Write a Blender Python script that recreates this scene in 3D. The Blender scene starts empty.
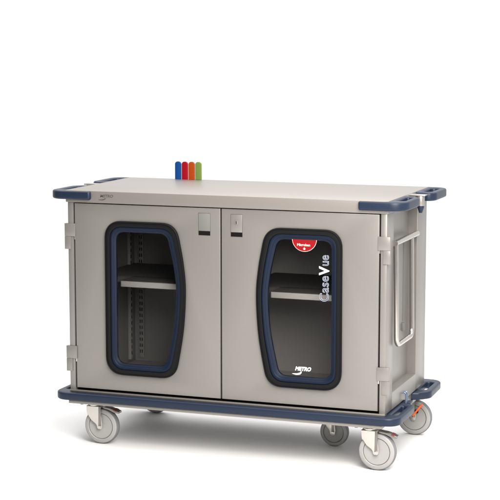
import bpy, bmesh, math, random
from mathutils import Vector, Matrix
random.seed(4)
S = bpy.context.scene
COL = S.collection
R = math.radians

# ------------------------------------------------------------------ camera
cam_d = bpy.data.cameras.new('camera')
cam_d.sensor_width = 36.0
cam_d.lens = 1614.68 / 500 * 36.0
cam_d.shift_x = -0.0074
cam_d.shift_y = 0.0059
cam_d.clip_start = 0.05
cam_d.clip_end = 500
cam = bpy.data.objects.new('camera', cam_d)
COL.objects.link(cam)
cam.location = (2.7736, -5.5761, 1.5783)
cam.rotation_euler = (math.pi / 2 - 0.13276, 0, 0.34633)
S.camera = cam

# ------------------------------------------------------------------ world: white surround, dimmed by direction
w = bpy.data.worlds.new('World')
S.world = w
w.use_nodes = True
WN = w.node_tree
_bg = WN.nodes['Background']
_bg.inputs[0].default_value = (1.0, 1.0, 1.0, 1)
# added ramp to shape the light: white behind and above, dimmer front left
_tc = WN.nodes.new('ShaderNodeTexCoord')
_dp = WN.nodes.new('ShaderNodeVectorMath')
_dp.operation = 'DOT_PRODUCT'
_dp.inputs[1].default_value = (0.30, 0.95, 0.10)
_mr = WN.nodes.new('ShaderNodeMapRange')
_mr.interpolation_type = 'SMOOTHSTEP'
_mr.inputs['From Min'].default_value = -0.45
_mr.inputs['From Max'].default_value = 0.10
_mr.inputs['To Min'].default_value = 0.25
_mr.inputs['To Max'].default_value = 1.06
WN.links.new(_tc.outputs['Generated'], _dp.inputs[0])
WN.links.new(_dp.outputs['Value'], _mr.inputs['Value'])
WN.links.new(_mr.outputs['Result'], _bg.inputs[1])


def area(name, loc, target, size, size_y, power, color=(1, 1, 1)):
    l = bpy.data.lights.new(name, 'AREA')
    l.shape = 'RECTANGLE'
    l.size = size
    l.size_y = size_y
    l.energy = power
    l.color = color
    o = bpy.data.objects.new(name, l)
    COL.objects.link(o)
    o.location = loc
    o.rotation_euler = (Vector(target) - Vector(loc)).to_track_quat('-Z', 'Y').to_euler()
    return o


area('softbox_overhead', (1.0, 0.8, 5.0), (0.9, 0.5, 0.0), 9.0, 9.0, 760, (1.0, 0.97, 0.945))
area('softbox_side', (2.1, -1.85, 1.95), (1.0, 0.2, 0.55), 1.5, 1.8, 185, (1.0, 0.955, 0.915))

S.view_settings.view_transform = 'Standard'
S.view_settings.look = 'None'
S.view_settings.exposure = 0.0
S.view_settings.gamma = 1.0
S.render.engine = 'CYCLES'
S.cycles.max_bounces = 10
S.cycles.transparent_max_bounces = 12


# ------------------------------------------------------------------ materials
def mat(name, col, rough=0.5, metal=0.0, noise=0.0, nscale=30.0, bump=0.0, stretch=None, spec=0.5, coat=0.0):
    m = bpy.data.materials.new(name)
    m.use_nodes = True
    nt = m.node_tree
    b = nt.nodes['Principled BSDF']
    b.inputs['Base Color'].default_value = (*col, 1)
    b.inputs['Roughness'].default_value = rough
    b.inputs['Metallic'].default_value = metal
    b.inputs['Specular IOR Level'].default_value = spec
    b.inputs['Coat Weight'].default_value = coat
    tc = nt.nodes.new('ShaderNodeTexCoord')
    mp = nt.nodes.new('ShaderNodeMapping')
    nt.links.new(tc.outputs['Object'], mp.inputs['Vector'])
    if stretch:
        mp.inputs['Scale'].default_value = stretch
    nz = nt.nodes.new('ShaderNodeTexNoise')
    nz.inputs['Scale'].default_value = nscale
    nz.inputs['Detail'].default_value = 4
    nt.links.new(mp.outputs['Vector'], nz.inputs['Vector'])
    mx = nt.nodes.new('ShaderNodeMix')
    mx.data_type = 'RGBA'
    mx.inputs['A'].default_value = (*[c * (1 - noise) for c in col], 1)
    mx.inputs['B'].default_value = (*[min(1, c * (1 + noise)) for c in col], 1)
    nt.links.new(nz.outputs['Fac'], mx.inputs['Factor'])
    nt.links.new(mx.outputs['Result'], b.inputs['Base Color'])
    if bump:
        bp = nt.nodes.new('ShaderNodeBump')
        bp.inputs['Strength'].default_value = bump
        bp.inputs['Distance'].default_value = 0.0005
        nt.links.new(nz.outputs['Fac'], bp.inputs['Height'])
        nt.links.new(bp.outputs['Normal'], b.inputs['Normal'])
    return m


M_PAINT = mat('taupe_sheet_metal', (0.203, 0.193, 0.180), 0.37, 0.45, 0.06, 40, 0.06, (1, 1, 14))
M_TOP = mat('taupe_top_metal', (0.170, 0.155, 0.143), 0.40, 0.2, 0.03, 60, 0.05, (12, 1, 1))
M_IN = mat('interior_sheet_metal', (0.27, 0.260, 0.248), 0.5, 0.1, 0.04, 50, 0.05, (1, 1, 10))
M_BLUE = mat('navy_plastic', (0.0065, 0.0135, 0.030), 0.40, 0, 0.05, 220, 0.15, spec=0.3)
M_BLUE2 = mat('blue_gasket_rubber', (0.003, 0.0075, 0.019), 0.5, 0, 0.05, 220, 0.1, spec=0.16)
M_BLACK = mat('black_rubber', (0.0025, 0.0028, 0.0035), 0.55, 0, 0.08, 200, 0.1, spec=0.17)
M_DARK = mat('gap_shade_black', (0.006, 0.0055, 0.005), 0.8, 0, 0.05, 100, spec=0.05)  # near-black standing in for shade in gaps, slots and keyhole
M_STEEL = mat('zinc_plated_steel', (0.50, 0.48, 0.44), 0.25, 0.9, 0.04, 80, 0.05)
M_SATIN = mat('satin_steel_tube', (0.46, 0.435, 0.40), 0.22, 1.0, 0.03, 80, 0.03)
M_LATCH = mat('grey_latch_plastic', (0.125, 0.128, 0.119), 0.6, 0.0, 0.02, 100, spec=0.2)
M_WHEEL = mat('light_grey_wheel', (0.265, 0.26, 0.25), 0.5, 0, 0.04, 120, 0.1)
M_TYRE = mat('grey_rubber_tread', (0.13, 0.132, 0.14), 0.6, 0, 0.06, 150, 0.1)
M_GROOVE = mat('groove_grey', (0.10, 0.10, 0.098), 0.6)
M_WHITE = mat('white_print', (0.85, 0.85, 0.84), 0.5)
M_OUTL = mat('pale_blue_print', (0.27, 0.29, 0.34), 0.5)
M_GREYP = mat('dark_grey_print', (0.05, 0.05, 0.05), 0.5)
M_RED = mat('red_print', (0.20, 0.0015, 0.004), 0.5, spec=0.2)
M_PINK = mat('pale_pink_print', (0.75, 0.42, 0.36), 0.5)
M_ORANGE = mat('orange_lever_plastic', (0.85, 0.13, 0.02), 0.4)
M_PEDRED = mat('dull_red_plastic', (0.15, 0.025, 0.02), 0.45)
M_DSTEEL = mat('dark_steel', (0.20, 0.19, 0.175), 0.32, 0.8, 0.04, 80, 0.05)
M_SHADE = mat('shelf_shade_dark', (0.028, 0.025, 0.022), 0.75, 0, 0.1, 120, 0.2)  # shade of the shelf tops and notch edges, put into the colour
M_NAVYP = mat('dark_navy_print', (0.02, 0.027, 0.05), 0.6)
M_PEG = mat('dull_steel', (0.30, 0.285, 0.265), 0.35, 0.8, 0.04, 80)
M_HOOK = mat('blued_steel', (0.13, 0.17, 0.23), 0.3, 0.6, 0.04, 80)
M_FLOOR = mat('white_studio_floor', (0.62, 0.62, 0.62), 0.6, 0, 0.0, 10, spec=0.25)


def glass_mat(name, tint, gl):
    m = bpy.data.materials.new(name)
    m.use_nodes = True
    nt = m.node_tree
    nt.nodes.clear()
    o = nt.nodes.new('ShaderNodeOutputMaterial')
    t = nt.nodes.new('ShaderNodeBsdfTransparent')
    t.inputs[0].default_value = (*tint, 1)
    g = nt.nodes.new('ShaderNodeBsdfGlossy')
    g.inputs['Roughness'].default_value = 0.08
    f = nt.nodes.new('ShaderNodeFresnel')
    f.inputs['IOR'].default_value = gl
    mx = nt.nodes.new('ShaderNodeMixShader')
    nt.links.new(f.outputs[0], mx.inputs[0])
    nt.links.new(t.outputs[0], mx.inputs[1])
    nt.links.new(g.outputs[0], mx.inputs[2])
    nt.links.new(mx.outputs[0], o.inputs[0])
    return m


M_GLASS = glass_mat('tinted_window_glass', (0.93, 0.93, 0.93), 1.18)


# ------------------------------------------------------------------ helpers
def link(name, me, parent=None, smooth=False):
    o = bpy.data.objects.new(name, me)
    COL.objects.link(o)
    if parent:
        o.parent = parent
    if smooth:
        for p in me.polygons:
            p.use_smooth = True
        me.set_sharp_from_angle(angle=R(38))
    return o


def mesh_of(bm, mats):
    me = bpy.data.meshes.new('m')
    bmesh.ops.recalc_face_normals(bm, faces=bm.faces)
    bm.to_mesh(me)
    bm.free()
    for m in (mats if isinstance(mats, (list, tuple)) else [mats]):
        me.materials.append(m)
    return me


def add_bm(bm, src, mi=0):
    """append bmesh src to bm with material index mi"""
    me = bpy.data.meshes.new('t')
    for f in src.faces:
        f.material_index = mi
    src.to_mesh(me)
    src.free()
    bm.from_mesh(me)
    bpy.data.meshes.remove(me)


def box(bm, x0, x1, y0, y1, z0, z1, bev=0.0015, mi=0, seg=2):
    t = bmesh.new()
    bmesh.ops.create_cube(t, size=1)
    for v in t.verts:
        v.co = Vector((x0 + (v.co.x + .5) * (x1 - x0), y0 + (v.co.y + .5) * (y1 - y0), z0 + (v.co.z + .5) * (z1 - z0)))
    if bev > 0:
        bmesh.ops.bevel(t, geom=list(t.edges), offset=bev, segments=seg, affect='EDGES', profile=0.5)
    bmesh.ops.recalc_face_normals(t, faces=t.faces)
    add_bm(bm, t, mi)


def cyl(bm, a, b, r, r2=None, seg=32, mi=0, bev=0.0):
    a, b = Vector(a), Vector(b)
    t = bmesh.new()
    bmesh.ops.create_cone(t, cap_ends=True, segments=seg, radius1=r, radius2=r if r2 is None else r2, depth=(b - a).length)
    if bev:
        es = [e for e in t.edges if len(e.link_faces) == 2 and any(len(f.verts) > 4 for f in e.link_faces)]
        bmesh.ops.bevel(t, geom=es, offset=bev, segments=2, affect='EDGES', profile=0.5)
    M = Matrix.Translation((a + b) / 2) @ (b - a).to_track_quat('Z', 'Y').to_matrix().to_4x4()
    bmesh.ops.transform(t, matrix=M, verts=t.verts)
    add_bm(bm, t, mi)


def fillet(pts, rads, n=8, closed=True):
    """2D/3D polyline with rounded corners"""
    out = []
    N = len(pts)
    P = [Vector(p) for p in pts]
    for i in range(N):
        r = rads[i] if isinstance(rads, (list, tuple)) else rads
        if r <= 0 or (not closed and i in (0, N - 1)):
            out.append(P[i])
            continue
        a, b, c = P[i - 1], P[i], P[(i + 1) % N]
        u, v = (a - b).normalized(), (c - b).normalized()
        ang = u.angle(v)
        if abs(ang - math.pi) < 1e-3:
            out.append(b)
            continue
        d = min(r / math.tan(ang / 2), (a - b).length * .49, (c - b).length * .49)
        rr = d * math.tan(ang / 2)
        cen = b + (u + v).normalized() * (rr / math.sin(ang / 2))
        s, e = b + u * d, b + v * d
        p0, p1 = (s - cen), (e - cen)
        tot = p0.angle(p1)
        for k in range(n + 1):
            t = k / n
            out.append(cen + (p0 * math.sin((1 - t) * tot) + p1 * math.sin(t * tot)) / math.sin(tot))
    return out


def tube(bm, pts, r, seg=16, mi=0):
    """round bar swept along a 3D polyline"""
    P = [Vector(p) for p in pts]
    t = bmesh.new()
    rings = []
    nrm = None
    for i, p in enumerate(P):
        d = (P[min(i + 1, len(P) - 1)] - P[max(i - 1, 0)]).normalized()
        if nrm is None:
            nrm = d.orthogonal().normalized()
        nrm = (nrm - d * nrm.dot(d)).normalized()
        bi = d.cross(nrm)
        rings.append([t.verts.new(p + (nrm * math.cos(a) + bi * math.sin(a)) * r) for a in [2 * math.pi * k / seg for k in range(seg)]])
    for A, B in zip(rings, rings[1:]):
        for k in range(seg):
            t.faces.new((A[k], A[(k + 1) % seg], B[(k + 1) % seg], B[k]))
    t.faces.new(rings[0][::-1])
    t.faces.new(rings[-1])
    bmesh.ops.recalc_face_normals(t, faces=t.faces)
    add_bm(bm, t, mi)


def curve_mesh(cu):
    """evaluated mesh of a curve, as a bmesh"""
    o = bpy.data.objects.new('tmp_curve', cu)
    COL.objects.link(o)
    bpy.context.view_layer.update()
    me = bpy.data.meshes.new_from_object(o.evaluated_get(bpy.context.evaluated_depsgraph_get()))
    bpy.data.objects.remove(o)
    bm = bmesh.new()
    bm.from_mesh(me)
    bpy.data.meshes.remove(me)
    return bm


def plate(bm, loops, thick, bev=0.0, M=Matrix.Identity(4), mi=0, seg=2):
    """flat plate (outline + holes in local XY, thickness along Z, centred) with rounded edges"""
    cu = bpy.data.curves.new('c', 'CURVE')
    cu.dimensions = '2D'
    cu.fill_mode = 'BOTH'
    cu.extrude = thick / 2 - bev
    cu.bevel_depth = bev
    cu.bevel_resolution = seg
    cu.offset = -bev
    for L in loops:
        sp = cu.splines.new('POLY')
        sp.points.add(len(L) - 1)
        for q, p in zip(sp.points, L):
            q.co = (p[0], p[1], 0, 1)
        sp.use_cyclic_u = True
    t = curve_mesh(cu)
    bmesh.ops.remove_doubles(t, verts=t.verts, dist=1e-5)
    bmesh.ops.transform(t, matrix=M, verts=t.verts)
    add_bm(bm, t, mi)


def text(bm, s, size, M, depth=0.0004, mi=0, shear=0.0, outline=0.0, bold=0.0, space=1.0, sx=1.0):
    cu = bpy.data.curves.new('t', 'FONT')
    cu.body = s
    cu.size = size
    cu.shear = shear
    cu.space_character = space
    cu.resolution_u = 6
    if outline:
        cu.fill_mode = 'NONE'
        cu.bevel_depth = outline
        cu.bevel_resolution = 1
    else:
        cu.extrude = depth
        cu.offset = bold
    t = curve_mesh(cu)
    bmesh.ops.transform(t, matrix=M @ Matrix.Diagonal((sx, 1, 1, 1)), verts=t.verts)
    add_bm(bm, t, mi)


# local XY plate -> world XZ, facing -Y
def front(x, y, z):
    return Matrix.Translation((x, y, z)) @ Matrix.Rotation(R(90), 4, 'X')


def mesh_obj(name, build, mats, parent, smooth=True):
    bm = bmesh.new()
    build(bm)
    return link(name, mesh_of(bm, mats), parent, smooth)


def tag(o, label=None, cat=None, group=None, kind=None):
    if label:
        o['label'] = label
    if cat:
        o['category'] = cat
    if group:
        o['group'] = group
    if kind:
        o['kind'] = kind
    return o


# ------------------------------------------------------------------ floor
def f_floor(bm):
    bmesh.ops.create_circle(bm, cap_ends=True, segments=64, radius=3.7)
    bmesh.ops.translate(bm, verts=bm.verts, vec=(0.6, 0.6, 0))


fl = mesh_obj('floor', f_floor, M_FLOOR, None, False)
tag(fl, 'plain white studio floor under the cart', 'floor', kind='structure')

# ------------------------------------------------------------------ cart
W, D = 1.27, 0.594
cart = bpy.data.objects.new('supply_cart', None)
COL.objects.link(cart)
tag(cart, 'taupe metal two-door closed supply cart with navy corner bumpers on grey casters', 'cart')
cart.location = (W / 2, D / 2, 0)


def part(name, build, mats, parent=cart, smooth=True):
    o = mesh_obj(name, build, mats, None, smooth)
    off = world_loc(parent)
    for v in o.data.vertices:
        v.co -= off
    o.parent = parent
    return o


def world_loc(o):
    v = Vector((0, 0, 0))
    while o:
        v += o.location
        o = o.parent
    return v


ZB, ZT = 0.213, 0.9505   # body bottom / underside of the top

# top slab with folded edge
part('top', lambda bm: box(bm, -0.006, W + 0.006, -0.006, 0.598, 0.9505, 0.997, 0.003, seg=3), M_TOP)


def f_logo_top(bm):
    text(bm, 'METRO', 0.0145, front(0.140, -0.0064, 0.9740), 0.0003, shear=0.25, bold=0.0002, sx=1.12)
    plate(bm, [[(0, 0), (.012, .0005), (.022, .0028), (.030, .0062), (.0325, .0062), (.028, .0005), (.018, -.0028), (.008, -.0024)]],
          0.0006, 0, front(0.133, -0.0064, 0.9645))


part('emblem', f_logo_top, M_GREYP, smooth=False)['label'] = 'small grey METRO lettering with swoosh on the top edge'


def f_side_left(bm):
    box(bm, 0.0, 0.0225, 0.0, 0.594, ZB, ZT, 0.0015)


part('side_panel', f_side_left, M_PAINT)

# right side panel with a large recess
RY0, RY1, RZ0, RZ1 = 0.097, 0.447, 0.277, 0.944


def f_side_right(bm):
    x0, x1 = W - 0.0225, W
    t = bmesh.new()
    box(t, x0, x1, 0.0, RY0, ZB, ZT, 0.0015)
    box(t, x0, x1, RY1, 0.594, ZB, ZT, 0.0015)
    box(t, x0, x1, RY0, RY1, ZB, RZ0, 0)
    box(t, x0, x1, RY0, RY1, RZ1, ZT, 0)
    # recess tray
    xi = W - 0.034
    box(t, xi - 0.002, xi, RY0 - .004, RY1 + .004, RZ0 - .004, RZ1 + .004, 0)
    for (a, b, c, d) in ((RY0 - .003, RY0 + .001, RZ0, RZ1), (RY1 - .001, RY1 + .003, RZ0, RZ1)):
        box(t, xi, x1 - 0.001, a, b, c, d, 0)
    box(t, xi, x1 - 0.001, RY0, RY1, RZ0 - .003, RZ0 + .001, 0)
    box(t, xi, x1 - 0.001, RY0, RY1, RZ1 - .001, RZ1 + .003, 0)
    add_bm(bm, t)


part('side_panel', f_side_right, M_PAINT)['label'] = 'right side panel with a tall recess for the handle'
part('back_panel', lambda bm: box(bm, 0.0225, W - 0.0225, 0.572, 0.590, ZB, ZT, 0.001), M_IN)
part('cabinet_floor', lambda bm: box(bm, 0.0225, W - 0.0225, 0.030, 0.572, ZB, ZB + 0.012, 0.0005), M_IN)


def f_frame(bm):
    # rebate frame coloured near-black for the shade in the door gaps
    box(bm, 0.0225, 0.046, 0.021, 0.030, ZB, ZT, 0)
    box(bm, W - 0.046, W - 0.0225, 0.021, 0.030, ZB, ZT, 0)
    box(bm, 0.612, 0.648, 0.021, 0.032, ZB, ZT, 0)
    box(bm, 0.046, 0.612, 0.021, 0.030, 0.925, ZT, 0)
    box(bm, 0.648, W - 0.046, 0.021, 0.030, 0.925, ZT, 0)
    box(bm, 0.046, 0.612, 0.021, 0.030, ZB, 0.243, 0)
    box(bm, 0.648, W - 0.046, 0.021, 0.030, ZB, 0.243, 0)


part('gap_shade_frame', f_frame, M_DARK, smooth=False)


# interior fittings
def f_standard(x, y, facing):
    def f(bm):
        if facing == 'back':
            box(bm, x, x + 0.022, y - 0.012, y, 0.24, 0.93, 0.001)
            z = 0.26
            while z < 0.92:
                box(bm, x + .004, x + .009, y - .0126, y - .011, z, z + .014, 0, 1)
                box(bm, x + .013, x + .018, y - .0126, y - .011, z, z + .014, 0, 1)
                z += 0.0255
        else:
            box(bm, x, x + 0.012, y, y + 0.022, 0.24, 0.93, 0.001)
            z = 0.26
            while z < 0.92:
                box(bm, x + .011, x + .0126, y + .007, y + .015, z, z + .014, 0, 1)
                z += 0.0255
    return f


for x in (0.045, 0.590, 1.20):
    part('shelf_standard', f_standard(x, 0.572, 'back'), [M_IN, M_DARK])
part('shelf_standard', f_standard(0.0225, 0.50, 'side'), [M_IN, M_DARK])


def f_shelf(x0, x1, z, g, shade_sheet=False):
    def f(bm):
        if shade_sheet:  # thin dark sheets that paint the shelf top as shaded
            box(bm, x0 + g + .002, x1 - .004, .090, .205, z + .0118, z + .0135, .0003)
            box(bm, x0 + .001, x1 - .004, .1965, .556, z + .0118, z + .0135, .0003)
            return
        box(bm, x0 + .0005, x0 + g - .0005, .196, .1995, z - .0108, z + .0112, 0, 1)  # dark face over the notch edge, shade by colour
        o = fillet([(x0 + g, .085), (x1, .085), (x1, .56), (x0, .56), (x0, .20), (x0 + g, .20)], [.006, .006, .002, .002, .002, .004], 4)
        plate(bm, [[(p.x, p.y) for p in o]], 0.0225, 0.002, Matrix.Translation((0, 0, z)))
    return f


for a in ((0.024, 0.612, 0.6285, .155), (0.650, 1.215, 0.6185, .147)):
    sh = part('shelf', f_shelf(*a), [M_IN, M_SHADE])
    part('shade_sheet', f_shelf(*a, True), M_SHADE, sh)


# ------------------------------------------------------------------ doors
def catmull(P, n=6):
    out = []
    for i in range(len(P) - 1):
        p0 = P[i - 1] if i else P[0] * 2 - P[1]
        p1, p2 = P[i], P[i + 1]
        p3 = P[i + 2] if i + 2 < len(P) else P[-1] * 2 - P[-2]
        for k in range(n):
            t = k / n
            out.append(.5 * ((2 * p1) + (p2 - p0) * t + (2 * p0 - 5 * p1 + 4 * p2 - p3) * t * t + (3 * p1 - p0 - 3 * p2 + p3) * t ** 3))
    out.append(P[-1])
    return out


def win_loop(d=0.0):
    """left window outline in (x, z), counter-clockwise, inset by d with corners kept round"""
    bow = catmull([Vector(p) for p in ((.467, .395), (.480, .475), (.488, .570), (.489, .660), (.479, .750))], 6)
    bow = [Vector((p.x - d, .586 + (p.y - .586) * (1 - d / .3))) for p in bow]
    pts = [Vector((.157 + d, .885 - d)), Vector((.157 + d, .2875 + d)), Vector((.446 - d, .2875 + d))] + bow + [Vector((.453 - d, .885 - d))]
    k = [max(.026, q - d * .75) for q in (.058, .062, .060, .062)]
    L = fillet(pts, k[:3] + [0] * len(bow) + k[3:], 10)
    L = resample(L)
    for _ in range(3):
        L = [(L[i - 1] + L[i] * 2 + L[(i + 1) % len(L)]) / 4 for i in range(len(L))]
    return L


def resample(L, n=180):
    d = [0]
    for i in range(len(L)):
        d.append(d[-1] + (L[(i + 1) % len(L)] - L[i]).length)
    out = []
    j = 0
    for k in range(n):
        t = d[-1] * k / n
        while d[j + 1] < t:
            j += 1
        a, b = L[j], L[(j + 1) % len(L)]
        out.append(a.lerp(b, (t - d[j]) / max(1e-9, d[j + 1] - d[j])))
    return out


def inset(mirror, d):
    L = win_loop(d)
    return [Vector((1.2615 - p.x, p.y)) for p in reversed(L)] if mirror else L


def strip(bm, L, prof, mi=0):
    """ring surface swept by (inset, y) profile"""
    t = bmesh.new()
    rings = [[t.verts.new((p.x, y, p.y)) for p in inset(L, d)] for d, y in prof]
    N = len(rings[0])
    for A, B in zip(rings, rings[1:]):
        for i in range(N):
            t.faces.new((A[i], A[(i + 1) % N], B[(i + 1) % N], B[i]))
    add_bm(bm, t, mi)


def arc_prof(d0, d1, y0, h, n=8, y1=None):
    """rounded bead from d0 to d1, bulging towards -Y by h"""
    y1 = y0 if y1 is None else y1
    return [(d0 + (d1 - d0) * (1 - math.cos(math.pi * k / n)) / 2, y0 + (y1 - y0) * k / n - h * math.sin(math.pi * k / n)) for k in range(n + 1)]


def make_door(mirror):
    loop = mirror
    x0, x1 = (0.0288, 0.6275) if not mirror else (0.6342, 1.2408)
    z0, z1 = 0.2250, 0.9468
    d = part('door', lambda bm: plate(
        bm, [[(x0, z0), (x1, z0), (x1, z1), (x0, z1)], [(p.x, p.y) for p in inset(loop, 0.004)]], 0.018, 0.0012,
        front(0, 0.0095, 0)), M_PAINT)
    d['label'] = 'right door with printed window and keyed latch' if mirror else 'left door with plain latch plate'

    part('window_gasket', lambda bm: strip(bm, loop, [(0, 0.002)] + arc_prof(0.0, 0.0055, -.0005, .0075, 6, -.006)[1:] + [(0.0175, -.0080), (0.0205, -.0070), (0.0215, -.001), (0.0215, .012)]), M_BLACK, d)
    part('inner_trim', lambda bm: strip(bm, loop, [(0.021, 0.006)] + arc_prof(0.021, 0.034, -.001, .0035, 10, .001) + [(0.040, .0035), (0.043, .006), (0.0435, .016)]), M_BLUE2, d)
    part('glass', lambda bm: plate(bm, [[(p.x, p.y) for p in inset(loop, 0.040)]], 0.002, 0, front(0, 0.0065, 0)), M_GLASS, d, False)

    # latch: raised plate, finger slot's shade drawn as a near-black block below
    lx0, lx1 = (0.5425, 0.5885) if not mirror else (0.6715, 0.7165)

    def f_latch(bm):
        box(bm, lx0 - .0010, lx1 + .0010, -.0005, .004, .8440, .9280, 0.0002, 3)
        box(bm, lx0, lx1, -.0022, .002, .861, .927, .001, 0)
        box(bm, lx0, lx1, -.0008, .002, .8445, .8600, .0, 2)
        if mirror:
            cyl(bm, (lx0 + .0225, -.0045, .897), (lx0 + .0225, -.001, .897), .0075, mi=0, bev=.0008)
            box(bm, lx0 + .0213, lx0 + .0237, -.0049, -.0035, .8915, .9025, 0, 2)
    part('latch', f_latch, [M_LATCH if not mirror else M_PAINT, M_IN, M_DARK, M_GREYP], d)
    return d


door_l = make_door(False)
door_r = make_door(True)

# printing on the right window
YG = 0.0050


def rot_text(x, z):
    # reads upwards on the front plane
    return Matrix.Translation((x, YG, z)) @ Matrix.Rotation(R(90), 4, 'X') @ Matrix.Rotation(R(90), 4, 'Z')


def f_case(bm):
    for dz, kw in ((0, dict(mi=0, outline=0.0009)), (.0004, dict(mi=2, depth=.0002))):
        M = Matrix.Translation((0, dz, 0))
        text(bm, 'Case', 0.0485, M @ rot_text(1.0500, 0.6170), space=1.04, sx=.97, **kw)
        text(bm, 'ue', 0.0485, M @ rot_text(1.0500, 0.7495), space=1.02, sx=.86, **kw)
    text(bm, 'V', 0.0520, rot_text(1.0510, 0.7175), mi=1, depth=0.0006, bold=0.0016, sx=.93)


part('lettering', f_case, [M_OUTL, M_WHITE, M_NAVYP], door_r, False)['label'] = 'upward reading CaseVue lettering with solid white V'


def f_metro(bm):
    text(bm, 'METRO', 0.0195, front(0.9225, YG, 0.3550), 0.0005, shear=0.28, bold=0.0008, sx=0.94)
    plate(bm, [[(0, 0), (.018, .001), (.030, .0045), (.0350, .0095), (.0385, .0095), (.037, .003), (.032, -.002), (.020, -.0045), (.010, -.0035)]],
          0.0008, 0, front(0.9105, YG, 0.3420))


part('emblem', f_metro, M_WHITE, door_r, False)['label'] = 'white METRO lettering with swoosh low on the window'


def f_sticker(bm):
    cx, cz, r = 0.957, 0.846, 0.0475
    arc = [(cx + r * math.cos(math.pi + math.pi * k / 40), cz + r * 0.98 * math.sin(math.pi + math.pi * k / 40)) for k in range(41)]
    r2 = r - .0018
    arc2 = [(cx + r2 * math.cos(math.pi + math.pi * k / 40), cz + r2 * 0.98 * math.sin(math.pi + math.pi * k / 40)) for k in range(41)]
    plate(bm, [arc], 0.0006, 0, front(0, YG, 0), 1)
    plate(bm, [arc2], 0.0012, 0, front(0, YG - .0001, 0), 0)
    text(bm, 'Microban', 0.0128, front(0.9285, YG - .0010, 0.8205), 0.0003, mi=1, bold=0.0004, sx=1.05)
    plate(bm, [[(-.0035, 0), (.0035, 0), (.0035, .004), (.0055, .004), (0, .0095), (-.0055, .004), (-.0035, .004)]], 0.0006, 0, front(cx, YG - .0010, 0.8065), 1)


part('sticker', f_sticker, [M_RED, M_PINK], door_r, False)['label'] = 'red half-round sticker at the top of the right window'


# ------------------------------------------------------------------ hinges
def hinge(right, ztop):
    s = 1 if right else -1

    def X(a):      # a = distance measured outwards from the side face
        return W + a if right else -a

    def bx(bm, a0, a1, *r, **k):
        xa, xb = sorted((X(a0), X(a1)))
        box(bm, xa, xb, *r, **k)

    def f(bm):
        out = 0.013
        # upper leaf wraps from the door edge round the stile, lower leaf stays on the stile
        bx(bm, -0.0320, out, -0.0045, -0.0008, ztop - .050, ztop, bev=.001)
        bx(bm, -0.0125, out, -0.0045, -0.0008, ztop - .100, ztop - .0505, bev=.001)
        bx(bm, 0.0005, out, -0.0010, 0.012, ztop - .050, ztop - .0003, bev=.0016)
        bx(bm, 0.0005, out, -0.0010, 0.012, ztop - .100, ztop - .0508, bev=.0016)
        cyl(bm, (X(-.0270), 0.004, ztop - .062), (X(-.0270), 0.004, ztop - .004), .0034, mi=1)
    return part('hinge', f, [M_PAINT, M_STEEL])


for zt in (0.868, 0.389):
    hinge(False, zt)
    hinge(True, zt)


# ------------------------------------------------------------------ bumpers at the corners of the top
def bumper(name, outline, rads, slot, z0, z1, srad=.014, label=None):
    def f(bm):
        loops = [[(p.x, p.y) for p in fillet(outline, rads, 8)]]
        for s in slot:
            loops.append([(p.x, p.y) for p in fillet(s, srad, 6)])
        plate(bm, loops, z1 - z0, 0.0075, Matrix.Translation((0, 0, (z0 + z1) / 2)), seg=3)
    o = part(name, f, M_BLUE)
    if label:
        o['label'] = label
    return o


def mx(L):
    return [(W - x, y) for x, y in L]


XO = W + 0.084
XF = W + 0.075
tf_out = [(1.167, -0.024), (XF, -0.024), (XF, 0.190), (1.262, 0.255), (1.262, -0.0045), (1.167, -0.0045)]
tf_rad = [.009, .060, .055, .012, .002, .003]
tf_slot = [(1.292, 0.040), (1.322, 0.035), (1.320, 0.180), (1.292, 0.200)]
tr_out = [(1.262, 0.395), (1.330, 0.375), (XO, 0.400), (XO, 0.616), (1.240, 0.616), (1.240, 0.600), (1.262, 0.600)]
tr_rad = [.012, .03, .045, .055, .006, .002, .002]
tr_slot = [(1.292, 0.420), (1.328, 0.408), (1.328, 0.575), (1.292, 0.580)]
for m in (False, True):
    f = mx if m else (lambda L: L)
    bumper('corner_bumper', f(tf_out), tf_rad, [f(tf_slot)], .9625, .9955)
    bumper('corner_bumper', f(tr_out), tr_rad, [f(tr_slot)], .9625, .9955)

# base bumper: rail along the front with handle loops at both ends
XB = W + 0.058
fb_out = [(-0.060, -0.034), (XB, -0.034), (XB, 0.225), (1.262, 0.250), (1.262, -0.003), (0.008, -0.003), (0.008, 0.250), (W - XB, 0.225)]
fb_rad = [.052, .052, .045, .012, .003, .003, .012, .045]
fb_slot = [(1.284, 0.035), (1.306, 0.035), (1.304, 0.185), (1.284, 0.195)]
bumper('base_bumper', fb_out, fb_rad, [fb_slot, mx(fb_slot)], .1775, .2085, .009, 'long navy rail round the front of the base')
rb_out = [(1.225, 0.412), (1.290, 0.430), (XB, 0.475), (XB - .006, 0.695), (1.200, 0.700), (1.200, 0.600), (1.225, 0.590)]
rb_rad = [.012, .02, .045, .050, .012, .003, .003]
rb_slot = [(1.268, 0.495), (1.300, 0.490), (1.300, 0.640), (1.268, 0.650)]
for m in (False, True):
    f = mx if m else (lambda L: L)
    bumper('base_bumper', f(rb_out), rb_rad, [f(rb_slot)], .1775, .2085, .012)


def f_chassis(bm):
    box(bm, 0.004, W - 0.004, -0.0245, 0.60, 0.1655, 0.1770, .001)
    box(bm, 0.010, W - 0.010, 0.0302, 0.59, 0.1770, 0.2128, .001)
    box(bm, 0.002, W - 0.002, 0.0, 0.0300, 0.1770, 0.2100, .001)
    box(bm, 0.0, W, -0.0045, -0.0002, 0.2090, 0.2165, .0008)
    # small bolt heads under the front edge
    for x in (0.055, 0.150, 1.165, 1.215):
        cyl(bm, (x, -0.012, 0.1615), (x, -0.012, 0.166), .006)


part('chassis', f_chassis, M_PAINT)


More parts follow.
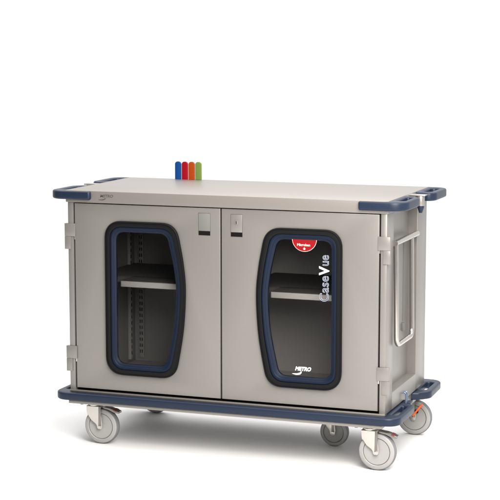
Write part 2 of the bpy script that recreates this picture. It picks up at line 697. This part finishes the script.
# hanging pegs between the top bumpers on both sides
def f_peg(m):
    def f(bm):
        X = (lambda x: W - x) if m else (lambda x: x)
        a, b = sorted((X(1.268), X(1.338)))
        box(bm, a, b, 0.285, 0.325, .9900, .9945, .001)
        cyl(bm, (X(1.318), 0.302, .990), (X(1.318), 0.302, .9525), .0150, bev=.001)
        cyl(bm, (X(1.318), 0.302, .953), (X(1.318), 0.302, .946), .0130, .0130, mi=1)
        cyl(bm, (X(1.318), 0.302, .9465), (X(1.318), 0.302, .926), .0130, .0060, mi=1)
        a, b = sorted((X(1.268), X(1.290)))
        box(bm, a, b, 0.266, 0.392, .966, .984, .002, 1)
    return f


for m in (False, True):
    part('peg', f_peg(m), [M_PEG, M_BLUE])


def f_hook(bm):
    tube(bm, fillet([(1.268, .248, .246), (1.284, .248, .246), (1.284, .248, .205)], [0, .008, 0], 6, False), .0030)
    tube(bm, fillet([(1.268, .268, .246), (1.284, .268, .246), (1.284, .268, .205)], [0, .008, 0], 6, False), .0030)
    box(bm, 1.262, 1.300, .252, .295, .1980, .2075, .002, 1)


part('tie_hook', f_hook, [M_HOOK, M_BLUE])


# folding pull handle in the side recess
def f_handle(bm):
    xh = 1.2760
    tube(bm, [(xh - .001, RY0 - .002, .833), (xh - .001, RY1 - .022, .833)], .0108, 20)
    xo = xh + .006
    tube(bm, fillet([(xh, .106, .833), (xo, .106, .452), (xo, .335, .452), (xh, .335, .833)], [0, .030, .030, 0], 8, False), .0094, 16)


part('pull_handle', f_handle, M_SATIN)


def f_slot(bm):
    box(bm, 1.2350, 1.2380, .366, .376, .50, .82, 0)  # dark strip in place of the shadowed gap between recess panels
    box(bm, 1.2350, 1.2450, .352, .378, .462, .492, .002)


part('gap_shade_and_clip', f_slot, M_GROOVE)


# ------------------------------------------------------------------ casters
ZP = 0.1655


def lathe(bm, prof, y0, mi_of, seg=64, cx=0, cz=0):
    """revolve (radius, y) profile around the Y axis"""
    t = bmesh.new()
    rings = []
    for r, y in prof:
        rings.append([t.verts.new((cx + r * math.cos(a), y0 + y, cz + r * math.sin(a))) for a in [2 * math.pi * k / seg for k in range(seg)]] if r > 1e-6
                     else [t.verts.new((cx, y0 + y, cz))])
    me_faces = []
    for i, (A, B) in enumerate(zip(rings, rings[1:])):
        for k in range(seg):
            if len(A) == 1:
                fc = t.faces.new((A[0], B[(k + 1) % seg], B[k]))
            elif len(B) == 1:
                fc = t.faces.new((A[k], A[(k + 1) % seg], B[0]))
            else:
                fc = t.faces.new((A[k], A[(k + 1) % seg], B[(k + 1) % seg], B[k]))
            fc.material_index = mi_of[i]
    bmesh.ops.recalc_face_normals(t, faces=t.faces)
    me = bpy.data.meshes.new('t')
    t.to_mesh(me)
    t.free()
    bm.from_mesh(me)
    bpy.data.meshes.remove(me)


TR = 0.030        # trail


def caster(px, py, kind, WR=0.0708):
    KR, KW = WR / .0622, 1.25
    FY = .0252
    c = bpy.data.objects.new('caster', None)
    COL.objects.link(c)
    c.parent = cart
    c.location = (px - W / 2, py - D / 2, 0)

    def local(name, build, mats):
        return mesh_obj(name, build, mats, c)

    def f_wheel(bm):
        half = [(0, -.013), (.010, -.013), (.010, -.0118), (.043, -.0125), (.0435, -.0105), (.0447, -.0105)]
        prof = half + [(r, -y) for r, y in reversed(half)]
        mi = [0] * (len(prof) - 1)
        mi[3] = mi[4] = 1
        mi[len(prof) - 6] = mi[len(prof) - 5] = 1
        lathe(bm, [(r_ * KR, y_ * KW) for r_, y_ in prof], 0, mi, cx=TR, cz=WR)
    local('wheel', f_wheel, [M_WHEEL, M_GROOVE])

    def f_tyre(bm):
        half = [(.0447, -.0105), (.0450, -.0140), (.0465, -.0150), (.0560, -.0140), (.0590, -.0125), (.0612, -.0085), (.0622, -.003)]
        prof = half + [(r, -y) for r, y in reversed(half)]
        mi = [0] * (len(prof) - 1)
        for i in range(4, len(prof) - 5):
            mi[i] = 1
        lathe(bm, [(r_ * KR, y_ * KW) for r_, y_ in prof], 0, mi, cx=TR, cz=WR)
    local('tyre', f_tyre, [M_WHEEL, M_TYRE])

    def f_fork(bm):
        for s in (-1, 1):
            o = fillet([(-.026, .150), (-.0245, .122), (-.006, .095), (TR - .013, WR + .008), (TR - .010, WR - .010), (TR + .009, WR - .010), (TR + .010, WR + .010), (TR + .006, .120), (TR + .004, .150)],
                       [.001, .02, .03, .02, .008, .008, .01, .01, .001], 5)
            plate(bm, [[(p.x, p.y) for p in o]], .0035, .0008, front(0, s * FY, 0))
            cyl(bm, (TR, s * (FY + .001), WR), (TR, s * (FY + .0060), WR), .0068, seg=6, bev=.0006)
        for sg in (-1, 1):  # darker strip stands in for the dark reflection on the leg
            plate(bm, [[(TR + .0055, .149), (TR - .004, .149), (TR - .0055, WR + .004), (TR + .0075, WR + .004)]], .0045, .0006, front(0, sg * (FY + .0001), 0), 1)
        box(bm, -.0265, TR + .0045, -.0268, .0268, .1465, .1505, .001)
        # curved front skirt joining the legs
        for k in range(3):
            box(bm, -.0262 + k * .0012, -.0235 + k * .0012, -.0240, .0240, .150 - (k + 1) * .012, .150 - k * .012 + .001, .0002)
        cyl(bm, (0, 0, .1505), (0, 0, .1580), .0265, bev=.001)
        cyl(bm, (0, 0, .1580), (0, 0, ZP - .002), .0210, bev=.0005)
        box(bm, -.038, .038, -.034, .034, ZP - .0025, ZP - .0002, .0008)
    local('fork', f_fork, [M_STEEL, M_DSTEEL])

    if kind == 'brake':
        def f_brake(bm):
            o = fillet([(.010, .150), (.034, .150), (.070, .145), (.106, .133), (.107, .125), (.088, .127), (.064, .137), (.034, .1425), (.010, .1425)],
                       [.001, .01, .02, .002, .002, .01, .02, .01, .001], 4)
            plate(bm, [[(p.x, p.y) for p in o]], .030, .0015, front(0, 0, 0))
            plate(bm, [[(.084, .1410), (.096, .1370), (.096, .1325), (.084, .1365)]], .0328, .0006, front(0, 0, 0), 1)
        local('brake_pedal', f_brake, [M_DSTEEL, M_PEDRED])
    elif kind == 'lock':
        def f_lock(bm):
            M = Matrix.Translation((TR + .018, -.0300, WR + .036)) @ Matrix.Rotation(R(-52), 4, 'Y')
            t = bmesh.new()
            box(t, -.032, .032, -.0025, .0025, -.0036, .0036, .0012)
            bmesh.ops.transform(t, matrix=M, verts=t.verts)
            add_bm(bm, t, 0)
            box(bm, TR + .006, TR + .020, -.0290, -.021, WR + .022, WR + .036, .002, 1)
        local('lock_lever', f_lock, [M_ORANGE, M_BLACK])
    return c


caster(0.086, 0.042, 'brake')
caster(1.207, 0.026, 'brake')
caster(0.078, 0.590, 'plain')
caster(1.203, 0.595, 'lock')
caster(0.955, 0.310, 'plain', 0.0565)['label'] = 'smaller fifth caster under the middle of the base'


# ------------------------------------------------------------------ coloured tabs on the top
def rgb(r, g, b):
    return (r, g, b)


tabs = [('blue', rgb(.002, .040, .16)), ('red', rgb(.22, .001, .008)), ('orange', rgb(.27, .036, .002)), ('green', rgb(.105, .165, .035))]
for i, (cn, c) in enumerate(tabs):
    m = mat(cn + '_plastic', c, 0.4, 0, .03, 90, spec=0.2)
    x = 0.2075 + i * 0.0300

    def f_tab(bm):
        o = fillet([(-.0132, 0), (.0132, 0), (.0132, .0735), (-.0132, .0735)], [.0015, .0015, .0115, .0115], 8)
        plate(bm, [[(p.x, p.y) for p in o]], .009, .0015, front(0, 0, 0))
    o = mesh_obj('plastic_tab', f_tab, m, None)
    o.location = (x + .0132, .580, .9972)
    side = ['leftmost of the row', 'between blue and orange', 'between red and green', 'rightmost of the row'][i]
    tag(o, f'{cn} upright plastic tab with rounded top on the cart top, {side}', 'tab', 'coloured tabs on the cart top')
